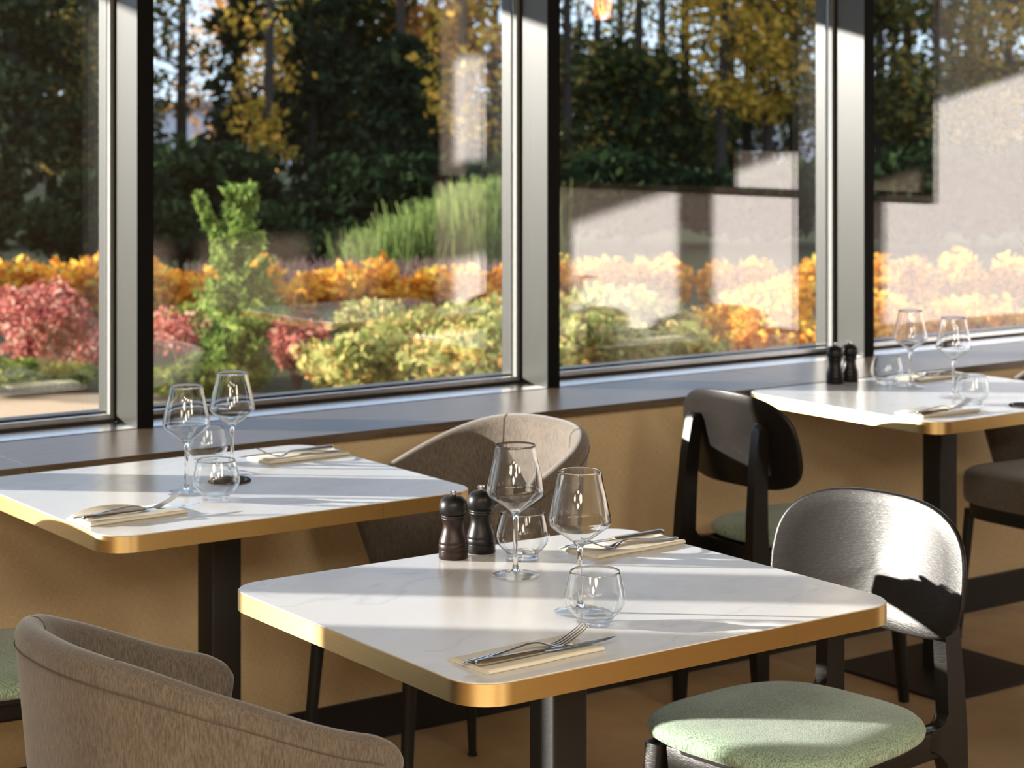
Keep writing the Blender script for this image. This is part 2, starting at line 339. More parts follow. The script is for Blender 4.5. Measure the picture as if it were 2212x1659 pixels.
# ------------------------------------------------------------------ black wooden chairs with green seats
def sup(a, b, n, k=56):
    out = []
    for i in range(k):
        t = 2*PI*i/k; c, s = math.cos(t), math.sin(t)
        out.append((a*math.copysign(abs(c)**(2/n), c), b*math.copysign(abs(s)**(2/n), s)))
    return out
def make_black_chair():
    t = empty('dining_chair')
    # seat pad: rounded trapezoid, domed
    bm = bmesh.new(); loops = []
    def plan(sc, z, dz=0):
        L = []
        for u, v in sup(1, 1, 3.1, 64):
            hw = .218 - .018*(1-u)/2*1.2
            L.append((.212*u*sc+.005, hw*v*sc, z))
        return L
    for sc, z in ((.88,.438),(.955,.4395),(.992,.445),(1.0,.4525),(.985,.461),(.95,.468),(.86,.4745),(.70,.4785),(.45,.4805),(.2,.481)): loops.append(plan(sc, z))
    add_loops(bm, loops); fin(bm, 'seat', M['green'], t, ang=80)
    bm = bmesh.new(); add_loops(bm, [plan(.86, .424), plan(.90, .428), plan(.90, .438)]); fin(bm, 'seat_base', M['bwood'], t)
    # backrest: bent plywood, superellipse outline
    bm = bmesh.new(); loops = []
    def bl(sc, off):
        L = []
        for u, v in sup(1, 1, 3.3, 72):
            yy = .212*u*sc; zz = (.118 if v > 0 else .117)*v*sc
            taper = 1 - .045*max(0, v) ; yy *= taper
            zz += -.012*(u*u-.3)
            xx = -.242 + 0.82*yy*yy - .16*zz + off
            L.append((xx, yy, .700+zz))
        return L
    for sc, off in ((.05,.0055),(.4,.0055),(.8,.0055),(.97,.0055),(.99,.0045),(1.0,.002),(1.0,-.003),(.99,-.0055),(.965,-.0065),(.8,-.0065),(.4,-.0065),(.05,-.0065)): loops.append(bl(sc, off))
    add_loops(bm, loops); fin(bm, 'backrest', M['bwood'], t, ang=50)
    # rear legs with the curved notch where post meets rail
    for s in (-1, 1):
        prof = [(-.262,0)]
        prof += [(-.290,0),(-.298,.20),(-.303,.42),(-.298,.52),(-.284,.66),(-.271,.735)]
        prof += [(-.266+.013*(1-math.cos(a))-.004+.0, .735+.020*math.sin(a)) for a in (math.radians(q) for q in (20,50,80,110,140,165))]
        prof += [(-.236,.735),(-.241,.68),(-.247,.60),(-.249,.50),(-.2485,.465)]
        prof += [(-.228-.0205*math.cos(a), .455-.022*math.sin(a)) for a in (math.radians(q) for q in range(0, 91, 15))]
        prof += [(-.205,.436),(-.19,.436),(-.19,.400),(-.225,.392),(-.243,.375),(-.250,.34)]
        bm = bmesh.new(); th = .0135
        def yo(z): return s*(.152-.030*z/.75)
        A = [bm.verts.new((x, yo(z)-th, z)) for x, z in prof]; B = [bm.verts.new((x, yo(z)+th, z)) for x, z in prof]
        n = len(prof)
        fa = bm.faces.new(A); fb = bm.faces.new(B[::-1])
        for i in range(n): bm.faces.new((A[i], B[i], B[(i+1) % n], A[(i+1) % n]))
        es = list(fa.edges)+list(fb.edges)
        bmesh.ops.bevel(bm, geom=es, offset=.0045, segments=3, profile=.5, affect='EDGES')
        bmesh.ops.triangulate(bm, faces=[f for f in bm.faces if len(f.verts) > 4])
        fin(bm, 'rear_leg', M['bwood'], t, ang=35)
    for s in (-1, 1):
        bm = bmesh.new()
        for (z, x, y, w) in (): pass
        L = []
        for z, x, y, w in ((0,.236,.130,.0115),(.20,.212,.133,.016),(.40,.186,.136,.020),(.434,.182,.136,.020)):
            P = rrect(2*w, 2*w, w*.45, 3); L.append([(x+px, s*y+py, z) for px, py in P])
        add_loops(bm, L); fin(bm, 'front_leg', M['bwood'], t, ang=40)
    for s in (-1, 1):
        bm = bmesh.new(); L = []
        for x, y in ((-.235,.136),(-.10,.137),(.185,.136)):
            L.append([(x, s*y+py, .410+pz) for py, pz in rrect(.024, .052, .006, 3)])
        add_loops(bm, L); fin(bm, 'seat_rail', M['bwood'], t, ang=40)
    for x, y in ((.182,.130),(-.195,.130)):
        bm = bmesh.new(); add_box(bm, x-.010, x+.010, -y, y, .384, .434, .003, 2); fin(bm, 'cross_rail', M['bwood'], t)
    return t
bc = make_black_chair(); KIDS[bc.name] = kids(bc)
BG = 'black ash chairs with green seats'
bc.location = (2.362, 2.474, 0); bc.rotation_euler = (0, 0, PI+.12)
tag(bc, 'black wooden chair with sunlit mint-green seat, foreground right, sun on the backrest', 'chair', BG)
def place_black(x, y, rz, label):
    o = copy_tree(bc); o.location = (x, y, 0); o.rotation_euler = (0, 0, rz); tag(o, label, 'chair', BG); return o
place_black(3.535, 3.665, 0, 'black wooden chair seen from behind, tucked into the right-hand table, dark green seat')
place_black(1.36, 3.64, -.14, 'black chair cut off by left frame edge, only its dark green seat corner showing')
place_black(3.535, 2.47, 0, 'black chair beyond the right frame edge, only mirrored in window glass')

# ------------------------------------------------------------------ taupe tub chairs
def make_tub():
    t = empty('tub_chair')
    B, Wd, TH = .288, .272, .040
    path = []
    for a in np.linspace(-90, 90, 57):
        c, s = math.cos(math.radians(a)), math.sin(math.radians(a)); n = 2.35
        path.append((-B*abs(c)**(2/n), Wd*math.copysign(abs(s)**(2/n), s)))
    arm = [(x, -Wd) for x in np.linspace(.125, .012, 12)]
    path = arm + path + [(x, Wd) for x in np.linspace(.012, .125, 12)]
    P = np.array(path); d = np.gradient(P, axis=0); d /= np.linalg.norm(d, axis=1)[:, None]
    nin = np.stack([-d[:, 1], d[:, 0]], 1)
    if (nin[len(P)//2] @ np.array([1, 0])) < 0: nin = -nin
    seg = np.linalg.norm(np.diff(P, axis=0), axis=1); cum = np.concatenate([[0], np.cumsum(seg)]); tot = cum[-1]
    def hh(x):
        u = min(1, max(0, (x+B)/(B+.085))); u = u*u*(3-2*u)*.55+u*.45
        return .812-.135*u
    loops = []
    for i in range(len(P)):
        e = min(cum[i], tot-cum[i]); R = .075
        drop = 0 if e > R else R-math.sqrt(max(0, R*R-(R-e)**2))
        q = .022; th = TH if e > q else TH*math.sqrt(max(.02, 1-((q-e)/q)**2))
        h = hh(P[i][0])-drop*.8; z0 = .385; r = th/2
        mid = P[i]+nin[i]*TH/2; sec = []
        wend = max(0, 1-e/.30)
        def pt(off, z):
            k = .865+.135*min(1, (z-.385)/.40)
            b = mid*np.array([k, k]) + nin[i]*off
            return (b[0]+wend*.30*(z-.60), b[1], z)
        for z in np.linspace(z0, h-r, 9): sec.append(pt(-r, z))
        for a in (150, 120, 90, 60, 30): sec.append(pt(r*math.cos(math.radians(a)), h-r+r*math.sin(math.radians(a))))
        for z in np.linspace(h-r, z0, 9): sec.append(pt(r, z))
        loops.append(sec)
    bm = bmesh.new(); add_loops(bm, loops); sh = fin(bm, 'shell', M['taupe'], t, ang=70)
    # piping line on the outside just under the rim, and the two inside seams
    rim = [Vector(L[8])+Vector((0,0,-.012)) for L in loops[5:-5]]
    oo = [p+Vector((-nin[i+5][0], -nin[i+5][1], 0))*.0004 for i, p in enumerate(rim)]
    tube('rim_seam', oo, .0009, M['seam'], sh, 6)
    for k in (31, len(P)-32):
        tube('inside_seam', [Vector(loops[k][j])+Vector((nin[k][0], nin[k][1], .2))*.0004 for j in range(11, 23)], .0011, M['seam'], sh, 6)
    bm = bmesh.new()
    def sp(sc, z): return [((.248*u)*sc+.045, .226*v*sc*(1-.04*(u < 0)), z) for u, v in sup(1, 1, 4.2, 64)]
    add_loops(bm, [sp(.93,.392),(sp(.985,.398)),sp(1,.412),sp(1,.462),sp(.985,.478),sp(.94,.487),sp(.75,.492),sp(.3,.494)]); fin(bm, 'seat', M['taupe'], t, ang=70)
    bm = bmesh.new(); add_loops(bm, [sp(.92,.352),sp(.94,.356),sp(.94,.392)]); fin(bm, 'seat_frame', M['black'], t)
    for x, y, fx, fy in ((.235,.185,.262,.205),(.235,-.185,.262,-.205),(-.150,.165,-.195,.215),(-.150,-.165,-.195,-.215)):
        lg = tube('leg', [(x, y, .37), ((x+fx)/2, (y+fy)/2, .19), (fx, fy, .006)], [.0155, .0135, .0095], M['black'], t, 14)
        bm = bmesh.new(); add_lathe(bm, [(0,0),(.0115,0),(.0115,.005),(.0085,.0075),(0,.0075)], 16, fx, fy, 0); fin(bm, 'glide', M['gasket'], lg)
    return t
tc = make_tub(); KIDS[tc.name] = kids(tc)
for c in kids(tc): KIDS[c.name] = kids(c)
TG = 'taupe upholstered tub chairs'
tc.location = (1.292, 2.468, 0)
tag(tc, 'taupe fabric tub chair in the bottom left foreground, seen from its back', 'armchair', TG)
def place_tub(x, y, rz, label):
    o = copy_tree(tc); o.location = (x, y, 0); o.rotation_euler = (0, 0, rz); tag(o, label, 'armchair', TG); return o
place_tub(2.437, 3.612, PI, 'taupe tub chair with half-sunlit inside back between the left and centre tables')
place_tub(4.630, 3.68, PI, 'dark brown tub chair cut by the right frame edge behind the right table')
place_tub(4.630, 2.47, PI, 'tub chair beyond the right frame edge, only mirrored in the window')

# ------------------------------------------------------------------ glasses, mills, coasters
def shell_prof(out, th):
    inn = [(max(0, r-th), z) for r, z in out]; inn[0] = (0, out[0][1]+th*1.6)
    return out + inn[::-1]
def make_wine():
    t = empty('wine_glass')
    pr = spline([(0.0001,0,.100),(.008,0,.1035),(.020,0,.1115),(.034,0,.1215),(.0438,0,.1292),(.0470,0,.1362),(.0463,0,.1440),(.0416,0,.167),(.0362,0,.190),(.0325,0,.2120)], 6)
    out = [(p.x, p.z) for p in pr]; out[0] = (0, out[0][1])
    lip = [(.0325-.0005+.0005*math.cos(a), .212+.0006*math.sin(a)) for a in (.8, 1.57, 2.3)]
    lathe('bowl', out+lip+shell_prof(out, .0010)[len(out):], M['bowl'], t, 72, ang=75)
    lathe('stem', [(.0,.1042),(.0105,.1066),(.0095,.1035),(.0055,.0985),(.0042,.091),(.0036,.075),(.0035,.040),(.0040,.018),(.0062,.0098),(.0075,.0082),(0,.0080)], M['glass'], t, 64, ang=50)
    lathe('foot', [(0,.0078),(.0078,.0080),(.0100,.0066),(.020,.0050),(.030,.0036),(.0375,.0023),(.0388,.0013),(.0380,.0004),(.035,.0001),(0,.0001)], M['foot'], t, 64, ang=50)
    return t
def make_tumbler():
    t = empty('water_tumbler')
    pr = spline([(.0275,0,.0115),(.0345,0,.0165),(.0425,0,.0265),(.0458,0,.036),(.0450,0,.045),(.0415,0,.060),(.0368,0,.0775)], 6)
    out = [(p.x, p.z) for p in pr]
    lip = [(.0368-.00055+.00055*math.cos(a), .0775+.0007*math.sin(a)) for a in (.8, 1.57, 2.3)]
    lathe('bowl', out+lip+[(r-.0011, z) for r, z in out[::-1]], M['bowl'], t, 72, ang=75)
    lathe('thick_base', [(0,.0015),(.020,.0010),(.0255,.0002),(.0270,.0012),(.0276,.0045),(.0276,.0108),(.024,.0118),(.014,.0104),(0,.0098)], M['tbase'], t, 64, ang=40)
    return t
ZT = .7501
wg = make_wine(); KIDS[wg.name] = kids(wg); tb = make_tumbler(); KIDS[tb.name] = kids(tb)
WG, TB = 'wine glasses on the tables', 'short water tumblers on the tables'
first = {}
def put(proto, x, y, label, cat, group):
    if proto.name not in first: o = proto; first[proto.name] = 1
    else: o = copy_tree(proto)
    o.location = (x, y, ZT); o.rotation_euler = (0, 0, random.uniform(0, 6)); tag(o, label, cat, group); return o
put(wg, 1.879, 2.609, 'empty wine glass beside the two dark mills on the foreground table', 'wine glass', WG)
put(wg, 1.818, 2.359, 'empty wine glass behind the nearest tumbler, right-hand one on the foreground table', 'wine glass', WG)
put(wg, 1.764, 3.565, 'empty wine glass, nearer of two on the left table, fork tines before its foot', 'wine glass', WG)
put(wg, 1.936, 3.700, 'empty wine glass, farther right of the two on the left table', 'wine glass', WG)
put(wg, 4.088, 3.808, 'blurred wine glass beside the mills on the right table, left of its pair', 'wine glass', WG)
put(wg, 4.032, 3.602, 'blurred wine glass on the right table directly behind the nearer tumbler', 'wine glass', WG)
put(tb, 1.962, 2.704, 'short tumbler behind a wine stem beside the mills on the foreground table', 'tumbler', TB)
put(tb, 1.793, 2.290, 'nearest short tumbler, by the fork tips on the foreground table', 'tumbler', TB)
put(tb, 1.950, 3.845, 'short tumbler half hidden between the wine glasses on the left table', 'tumbler', TB)
put(tb, 1.779, 3.466, 'nearer short tumbler on the left table, the dark coaster seen through it', 'tumbler', TB)
put(tb, 4.082, 3.892, 'blurred tumbler left of a wine stem at the back of the right table', 'tumbler', TB)
put(tb, 3.966, 3.480, 'blurred tumbler in front of a wine glass on the right table', 'tumbler', TB)
def make_mill(mat_body, mat_head):
    t = empty('pepper_mill')
    lathe('body', [(0,0),(.0238,0),(.0246,.0008),(.0246,.0132),(.0238,.0138),(.0236,.0146),(.0246,.0162),(.0249,.0200),(.0243,.0242),(.0239,.0250),(.0243,.0258),(.0238,.0300),(.0218,.0360),(.0194,.0430),(.0178,.0500),(.0173,.0555),(.0178,.0600),(.0188,.0640),(.0192,.0650),(.0198,.0656),(.0203,.0672),(.0199,.0688),(.0196,.0692),(.0202,.0700),(.0205,.0715),(.0198,.0732),(.0185,.0738),(0,.0738)], mat_body, t, 56, ang=45)
    lathe('head', [(0,.0740),(.0205,.0742),(.0224,.0765),(.0236,.0815),(.0239,.0865),(.0232,.0920),(.0212,.0975),(.0175,.1018),(.0120,.1046),(.0055,.1058),(0,.1060)], mat_head, t, 56, ang=60)
    kb = lathe('knob', [(0,.1055),(.0052,.1058),(.0055,.1066),(.0045,.1076),(.0045,.1086),(.0056,.1092),(.0060,.1118),(.0052,.1138),(.0030,.1146),(0,.1148)], M['chrome'], t, 10, ang=30)
    return t
m1 = make_mill(M['millwood'], M['millblack']); m2 = make_mill(M['millblack'], M['millblack']); KIDS[m1.name] = kids(m1); KIDS[m2.name] = kids(m2)
MG = 'wooden pepper and salt mills'
for o, x, y, lb in ((m1, 1.869, 2.775, 'front dark brown turned mill with steel knob on the foreground table'), (m2, 1.933, 2.785, 'black turned mill standing just behind the brown mill on the foreground table'),
                    (copy_tree(m2), 3.974, 3.985, 'blurred black mill by the mullion, nearer left of the pair on the right table'), (copy_tree(m2), 4.038, 3.992, 'blurred black mill, right one of the pair on the right table')):
    o.location = (x, y, ZT); tag(o, lb, 'mill', MG); o.rotation_euler = (0, 0, random.uniform(0, 3))
def coaster(x, y, lb):
    t = empty('coaster', (x, y, ZT)); tag(t, lb, 'coaster', 'dark round coasters')
    lathe('disc', [(0,0),(.0425,0),(.044,.001),(.044,.003),(.0425,.004),(.036,.004),(.0355,.0032),(.0340,.0032),(.0335,.004),(0,.004)], M['coaster'], t, 48, ang=30)
    lathe('inlay_ring', [(.0353,.0030),(.0353,.0036),(.0342,.0036),(.0342,.0030)], M['chrome'], t, 48, ang=30)
coaster(1.893, 3.630, 'dark round coaster beside the glasses on the left table')
coaster(4.062, 3.383, 'dark round coaster cut by right frame edge on the right table')

# ------------------------------------------------------------------ napkins and cutlery
def napkin(x, y, rz, lb, seed, w=.200, d=.098, flip=1, lift=0):
    r = random.Random(seed); t = empty('napkin', (x, y, ZT), rz); tag(t, lb, 'napkin', 'folded cream napkins')
    ph = [r.uniform(0, 6) for _ in range(6)]
    nx, layers = 40, 3
    for k in range(layers):
        bm = bmesh.new(); L = []
        dk = d*(1-.05*k); z0 = .0003+k*.0018
        for i in range(nx+1):
            u = i/nx; xx = (u-.5)*w*(1-.012*k)
            wave = .0016*math.sin(u*9+ph[0]+k)+.0011*math.sin(u*17+ph[1])
            back = .0050*max(0, math.sin(u*PI*1.2+.2))*lift
            ring = []
            f = -d/2; b = f+dk
            pts = [(f+.003, z0), (b-.002, z0), (b, z0+.0008), (b-.002, z0+.0016+back*(k == layers-1)), ((f+b)/2, z0+.0018+.0008*math.sin(u*11+ph[2])), (f+.004, z0+.0018), (f+.0005, z0+.0010)]
            for (py, pz) in pts:
                e = (py-f)/d
                ring.append((xx+.0015*math.sin(e*5+ph[3]), (py+wave*(.5+e))*flip, max(.0002, pz)))
            L.append(ring)
        add_loops(bm, L); fin(bm, 'folded_layer', M['napkin'], t, ang=60)
    # the rolled front fold that wraps the layers
    bm = bmesh.new(); L = []
    for i in range(nx+1):
        u = i/nx; xx = (u-.5)*w; wave = .0014*math.sin(u*9+ph[0])
        L.append([(xx, (-d/2+.0035+wave*.6+.0055*math.cos(a))*flip, .0036+.0034*math.sin(a)) for a in np.linspace(0, 2*PI, 13)[:-1]])
    add_loops(bm, L); fin(bm, 'rolled_fold', M['napkin'], t, ang=70)
    return t
def sweep(bm, st):
    """st: list of (x, z, half width, half thickness, y)"""
    L = []
    for x, z, w, h, y in st: L.append([(x, y+w*math.cos(a)*(1 if abs(math.cos(a)) < .99 else 1), z+h*math.sin(a)) for a in np.linspace(0, 2*PI, 13)[:-1]])
    add_loops(bm, L)
def make_fork():
    t = empty('fork')
    H = spline([(0,0,.0),(.004,0,.0005),(.03,0,.0016),(.07,0,.0062),(.105,0,.0102),(.122,0,.0094),(.138,0,.0042),(.148,0,.0018)], 6)
    wd = np.interp([p.x for p in H], [0,.003,.012,.03,.07,.105,.125,.136,.148], [.002,.006,.0078,.0072,.0045,.0030,.0036,.0085,.0118])
    bm = bmesh.new(); sweep(bm, [(p.x, p.z+.0022, w, .0013, 0) for p, w in zip(H, wd)]); fin(bm, 'handle', M['chrome'], t, ang=60)
    bm = bmesh.new()
    for k in (-1.5, -.5, .5, 1.5):
        pts = spline([(.145,0,.0018),(.158,0,.0030),(.175,0,.0090),(.192,0,.0172),(.203,0,.0235)], 5)
        sweep(bm, [(p.x, p.z+.0022, np.interp(p.x, [.145,.160,.203],[.0030,.0022,.0009]), .0009, k*.0062*np.interp(p.x, [.145,.203],[1,.97])) for p in pts])
    fin(bm, 'tines', M['chrome'], t, ang=60)
    return t
def make_knife():
    t = empty('knife')
    bm = bmesh.new(); sweep(bm, [(0,.0045,.002,.002,0),(.002,.0045,.0068,.0038,0),(.008,.0045,.0085,.0045,0),(.05,.0045,.0078,.0042,0),(.095,.0045,.0066,.0036,0),(.108,.0045,.0058,.0034,0),(.112,.0045,.0045,.0024,0)]); fin(bm, 'handle', M['chrome'], t, ang=50)
    bm = bmesh.new(); L = []
    for x, w0, w1, h in ((.110,-.004,.004,.0014),(.118,-.008,.0042,.0010),(.150,-.0095,.0042,.0008),(.190,-.0095,.0042,.0007),(.215,-.007,.0040,.0006),(.230,-.002,.0036,.0005),(.238,.0030,.0034,.0003)):
        L.append([(x, w0, .0045-h*.15),(x, (w0+w1)/2, .0045-h),(x, w1, .0045-h),(x, w1, .0045+h),(x, (w0+w1)/2, .0045+h),(x, w0, .0045+h*.15)])
    add_loops(bm, L); fin(bm, 'blade', M['chrome'], t, ang=25)
    return t
fk = make_fork(); kn = make_knife(); KIDS[fk.name] = kids(fk); KIDS[kn.name] = kids(kn)
def lay(proto, x, y, z, rz, lb, cat, grp, tilt=0):
    if proto.name not in first: o = proto; first[proto.name] = 1
    else: o = copy_tree(proto)
    o.location = (x, y, z); o.rotation_euler = (0, tilt, rz); tag(o, lb, cat, grp); return o
FG, KG = 'steel dinner forks on napkins', 'steel dinner knives on napkins'
NZ = ZT+.0070
D2 = math.radians
# foreground table
napkin(1.610, 2.212, D2(2), 'cream folded napkin at the near corner of the foreground table', 3)
lay(kn, 1.509, 2.185, NZ, D2(-1), 'polished knife lying along the near napkin of the foreground table', 'knife', KG)
lay(fk, 1.500, 2.203, NZ, D2(-2), 'polished fork with raised tines on the near napkin of the foreground table', 'fork', FG)
napkin(2.158, 2.676, D2(182), 'crumpled cream napkin at the far right corner of the foreground table', 4, flip=-1, lift=1)
lay(kn, 2.258, 2.690, NZ+.001, D2(181), 'polished knife on the far napkin of the foreground table, blade pointing left', 'knife', KG)
lay(fk, 2.250, 2.640, NZ+.001, D2(179), 'polished fork on the far napkin of the foreground table', 'fork', FG)
# left table
napkin(1.573, 3.424, D2(3), 'cream napkin with a puffed back at the near corner of the left table', 5, lift=2.4)
lay(kn, 1.470, 3.392, NZ+.002, D2(0), 'knife on the near napkin of the left table', 'knife', KG)
lay(fk, 1.460, 3.410, NZ+.002, D2(-4), 'fork with raised tines on the near napkin of the left table', 'fork', FG)
napkin(2.154, 3.806, D2(181), 'cream napkin at the far edge of the left table below the sill', 6, flip=-1, lift=1)
lay(kn, 2.246, 3.812, NZ+.001, D2(180.5), 'knife on the far napkin of the left table', 'knife', KG)
lay(fk, 2.238, 3.772, NZ+.001, D2(179), 'fork on the far napkin of the left table', 'fork', FG)
# right table
napkin(3.790, 3.440, D2(-2), 'blurred cream napkin at the near corner of the right table', 8, lift=1)
lay(kn, 3.682, 3.408, NZ, D2(-3), 'blurred knife on the near napkin of the right table', 'knife', KG)
lay(fk, 3.672, 3.430, NZ, D2(-7), 'blurred fork with raised tines on the near napkin of the right table', 'fork', FG)
napkin(4.290, 3.915, D2(180), 'blurred cream napkin behind the glasses on the right table', 9, flip=-1, lift=1)
lay(kn, 4.385, 3.925, NZ, D2(180), 'blurred knife on the napkin behind the right table glasses', 'knife', KG)
lay(fk, 4.378, 3.890, NZ, D2(180), 'blurred fork on the napkin behind the right table glasses', 'fork', FG)

# ------------------------------------------------------------------ things that only show mirrored in the window glass
b = box('menu_box', 6.03, 6.13, 2.41, 2.84, 1.185, 1.35, M['white'], bev=.004)
tag(b, 'white box on the low wall ledge, mirrored as a pale rectangle in the third window', 'box')
pl = empty('pendant_lamp', (5.23, 2.45, -.085)); tag(pl, 'glowing orange pendant lamp mirrored at the top of the third window', 'lamp')
tube('cord', [(0,0,3.085),(0,0,2.22)], .004, M['gasket'], pl, 8)
lathe('socket', [(0,2.22),(.02,2.22),(.022,2.17),(.018,2.14),(0,2.14)], M['gasket'], pl, 20)
lathe('bulb', [(.0,2.145),(.016,2.14),(.035,2.10),(.045,2.06),(.038,2.02),(.018,2.0),(0,1.998)], M['bowl'], pl, 24)
bm = bmesh.new()
for k in range(5):
    a = k*2*PI/5; add_tube(bm, [(.014*math.cos(a), .014*math.sin(a), 2.125), (.020*math.cos(a), .020*math.sin(a), 2.07), (.014*math.cos(a+.6), .014*math.sin(a+.6), 2.025)], .0035, 6)
fin(bm, 'filament', M['filament'], pl)

# ------------------------------------------------------------------ garden, hedge, wood
GZ = -.30
def at(lat, dep, z=GZ): p = FW*dep+RT*lat; return Vector((p.x, p.y, z))
def ground(name, a0, a1, d0, d1, z0, z1, mat, kind='structure'):
    me = bpy.data.meshes.new(name); n, m = 24, 16; V = []; F = []
    for j in range(m+1):
        for i in range(n+1):
            d_ = d0+(d1-d0)*(j/m); l_ = a0+(a1-a0)*i/n; p = at(l_, d_, z0+(z1-z0)*j/m+.02*math.sin(i*2.3)*math.cos(j*1.7)); V.append(p)
    for j in range(m):
        for i in range(n): F.append((j*(n+1)+i, j*(n+1)+i+1, (j+1)*(n+1)+i+1, (j+1)*(n+1)+i))
    me.from_pydata(V, [], F); o = link(name, me, mat); o['kind'] = kind; return o
g = box('garden_ground', -60, 120, 4.62, 160, -.8, GZ-.02, M['ground'], kind='structure')
bm = bmesh.new(); Q = []
for l_, d_ in ((-9,11.0),(4.5,11.3),(4.5,12.75),(-9,12.95)): Q.append(bm.verts.new(at(l_, d_, GZ-.02)))
T = [bm.verts.new(v.co+Vector((0,0,.03))) for v in Q]
bm.faces.new(T); [bm.faces.new((Q[i], Q[(i+1) % 4], T[(i+1) % 4], T[i])) for i in range(4)]
fin(bm, 'garden_path', M['gravel'])['kind'] = 'structure'
def leaves(name, pts, size, mat, parent, aspect=1.5, up=.0, jitter=.35):
    pts = np.asarray(pts, float); n = len(pts)
    a = RNG.normal(size=(n, 3)); a[:, 2] += up*2; a /= np.linalg.norm(a, axis=1)[:, None]
    b = RNG.normal(size=(n, 3)); b -= (b*a).sum(1)[:, None]*a; b /= np.linalg.norm(b, axis=1)[:, None]
    s = (np.asarray(size)*(1+jitter*RNG.normal(size=n)).clip(.4, 1.9))[:, None]
    c = np.cross(a, b)
    V = np.stack([pts-a*s*.5*aspect, pts+b*s*.42+c*s*.08, pts+a*s*.5*aspect, pts-b*s*.42+c*s*.08], 1).reshape(-1, 3)
    me = bpy.data.meshes.new(name); me.vertices.add(4*n); me.vertices.foreach_set('co', V.ravel().astype(np.float32))
    me.loops.add(4*n); me.loops.foreach_set('vertex_index', np.arange(4*n, dtype=np.int32))
    me.polygons.add(n); me.polygons.foreach_set('loop_start', np.arange(0, 4*n, 4, dtype=np.int32))
    try: me.polygons.foreach_set('loop_total', np.full(n, 4, dtype=np.int32))
    except Exception: pass
    me.update(calc_edges=True)
    o = link(name, me, mat, parent); o['kind'] = 'stuff'; return o
L = dict(
  hedge=leaf_mat('hedge_leaf', [(0,(.36,.12,.02)),(.3,(.74,.30,.04)),(.6,(.92,.52,.07)),(.85,(.85,.58,.12)),(1,(.45,.46,.09))], .6),
  yellow=leaf_mat('yellow_shrub_leaf', [(0,(.16,.19,.05)),(.4,(.38,.40,.13)),(.75,(.60,.55,.22)),(.92,(.55,.36,.12)),(1,(.45,.22,.07))], .55),
  red=leaf_mat('red_shrub_leaf', [(0,(.22,.05,.045)),(.4,(.48,.13,.11)),(.75,(.66,.28,.22)),(1,(.66,.44,.32))]),
  conifer=leaf_mat('conifer_spray', [(0,(.07,.12,.03)),(.6,(.22,.32,.07)),(1,(.46,.54,.16))]),
  low=leaf_mat('low_green_leaf', [(0,(.05,.08,.02)),(.6,(.13,.17,.035)),(1,(.28,.28,.06))]),
  grass=leaf_mat('tall_grass_blade', [(0,(.09,.14,.04)),(.6,(.20,.28,.08)),(1,(.34,.38,.14))]),
  plume=leaf_mat('pink_plume', [(0,(.12,.075,.07)),(1,(.28,.18,.17))]),
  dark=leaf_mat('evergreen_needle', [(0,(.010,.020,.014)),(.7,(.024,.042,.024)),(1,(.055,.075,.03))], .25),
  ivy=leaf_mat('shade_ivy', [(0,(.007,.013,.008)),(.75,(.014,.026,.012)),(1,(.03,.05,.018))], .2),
  mixed=leaf_mat('turning_leaf', [(0,(.045,.065,.03)),(.5,(.12,.14,.05)),(.82,(.30,.24,.07)),(1,(.50,.30,.08))]),
  gold=leaf_mat('gold_leaf', [(0,(.20,.16,.03)),(.5,(.52,.36,.06)),(1,(.75,.42,.08))]),
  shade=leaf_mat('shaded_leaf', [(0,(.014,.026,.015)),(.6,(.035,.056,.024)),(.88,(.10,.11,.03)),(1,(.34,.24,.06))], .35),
  orange=leaf_mat('orange_leaf', [(0,(.26,.12,.03)),(.5,(.60,.30,.06)),(1,(.80,.42,.12))]))
def blob(c, r, n, k=3, dens=.5):
    u = RNG.normal(size=(n, 3)); u /= np.linalg.norm(u, axis=1)[:, None]
    rad = RNG.random(n)**dens
    return np.array(c)+u*rad[:, None]*np.array(r)
def shrub(name, lat, dep, h, w, lm, n, size, label, cat, group=None, lobes=9, stems=6, barkm='rust', base=GZ):
    t = empty(name, at(lat, dep, base)); tag(t, label, cat, group)
    pts = []; bm = bmesh.new()
    for i in range(lobes):
        a = RNG.uniform(0, 2*PI); rr = RNG.uniform(0, .62)*w/2; zz = RNG.uniform(.32, .86)*h
        c = (rr*math.cos(a), rr*math.sin(a), zz); R = w*RNG.uniform(.16, .28)
        pts.append(blob(c, (R, R, min(R, h*.28)), n//lobes))
        add_tube(bm, [(0.1*c[0], .1*c[1], 0), (c[0]*.5, c[1]*.5, zz*.5), c], [.012, .008, .004], 5)
    fin(bm, 'stems', M[barkm], t)
    P = np.concatenate(pts); P[:, 2] = np.maximum(P[:, 2], .02); leaves('foliage', P, size, L[lm], t); return t
# hedge: one clipped row, turning orange
hd = empty('beech_hedge', at(0, 17.3)); tag(hd, 'low clipped hedge with orange and gold autumn leaves across the garden', 'hedge')
P = []
for q in np.arange(-6.5, 7.6, .36):
    hb = RNG.uniform(.54, .66)+.03*q/7
    for _ in range(5):
        c = np.array(RT)*(q+RNG.normal(0, .06))+np.array(FW)*(.15*q/6.6+RNG.normal(0, .12)); c[2] = hb*RNG.uniform(.25, .78)
        P.append(blob(c, (.19,.19,.17), 175, dens=.45))
P = np.concatenate(P); P[:, 2] = np.maximum(P[:, 2], .02)
leaves('foliage', P, .052, L['hedge'], hd)
bm = bmesh.new()
for q in np.arange(-6.3, 7.4, .35):
    p = RT*q; add_tube(bm, [(p.x, p.y, 0), (p.x+.03, p.y, .25), (p.x-.02, p.y+.03, .5)], [.012, .009, .004], 5)
fin(bm, 'stems', M['rust'], hd)
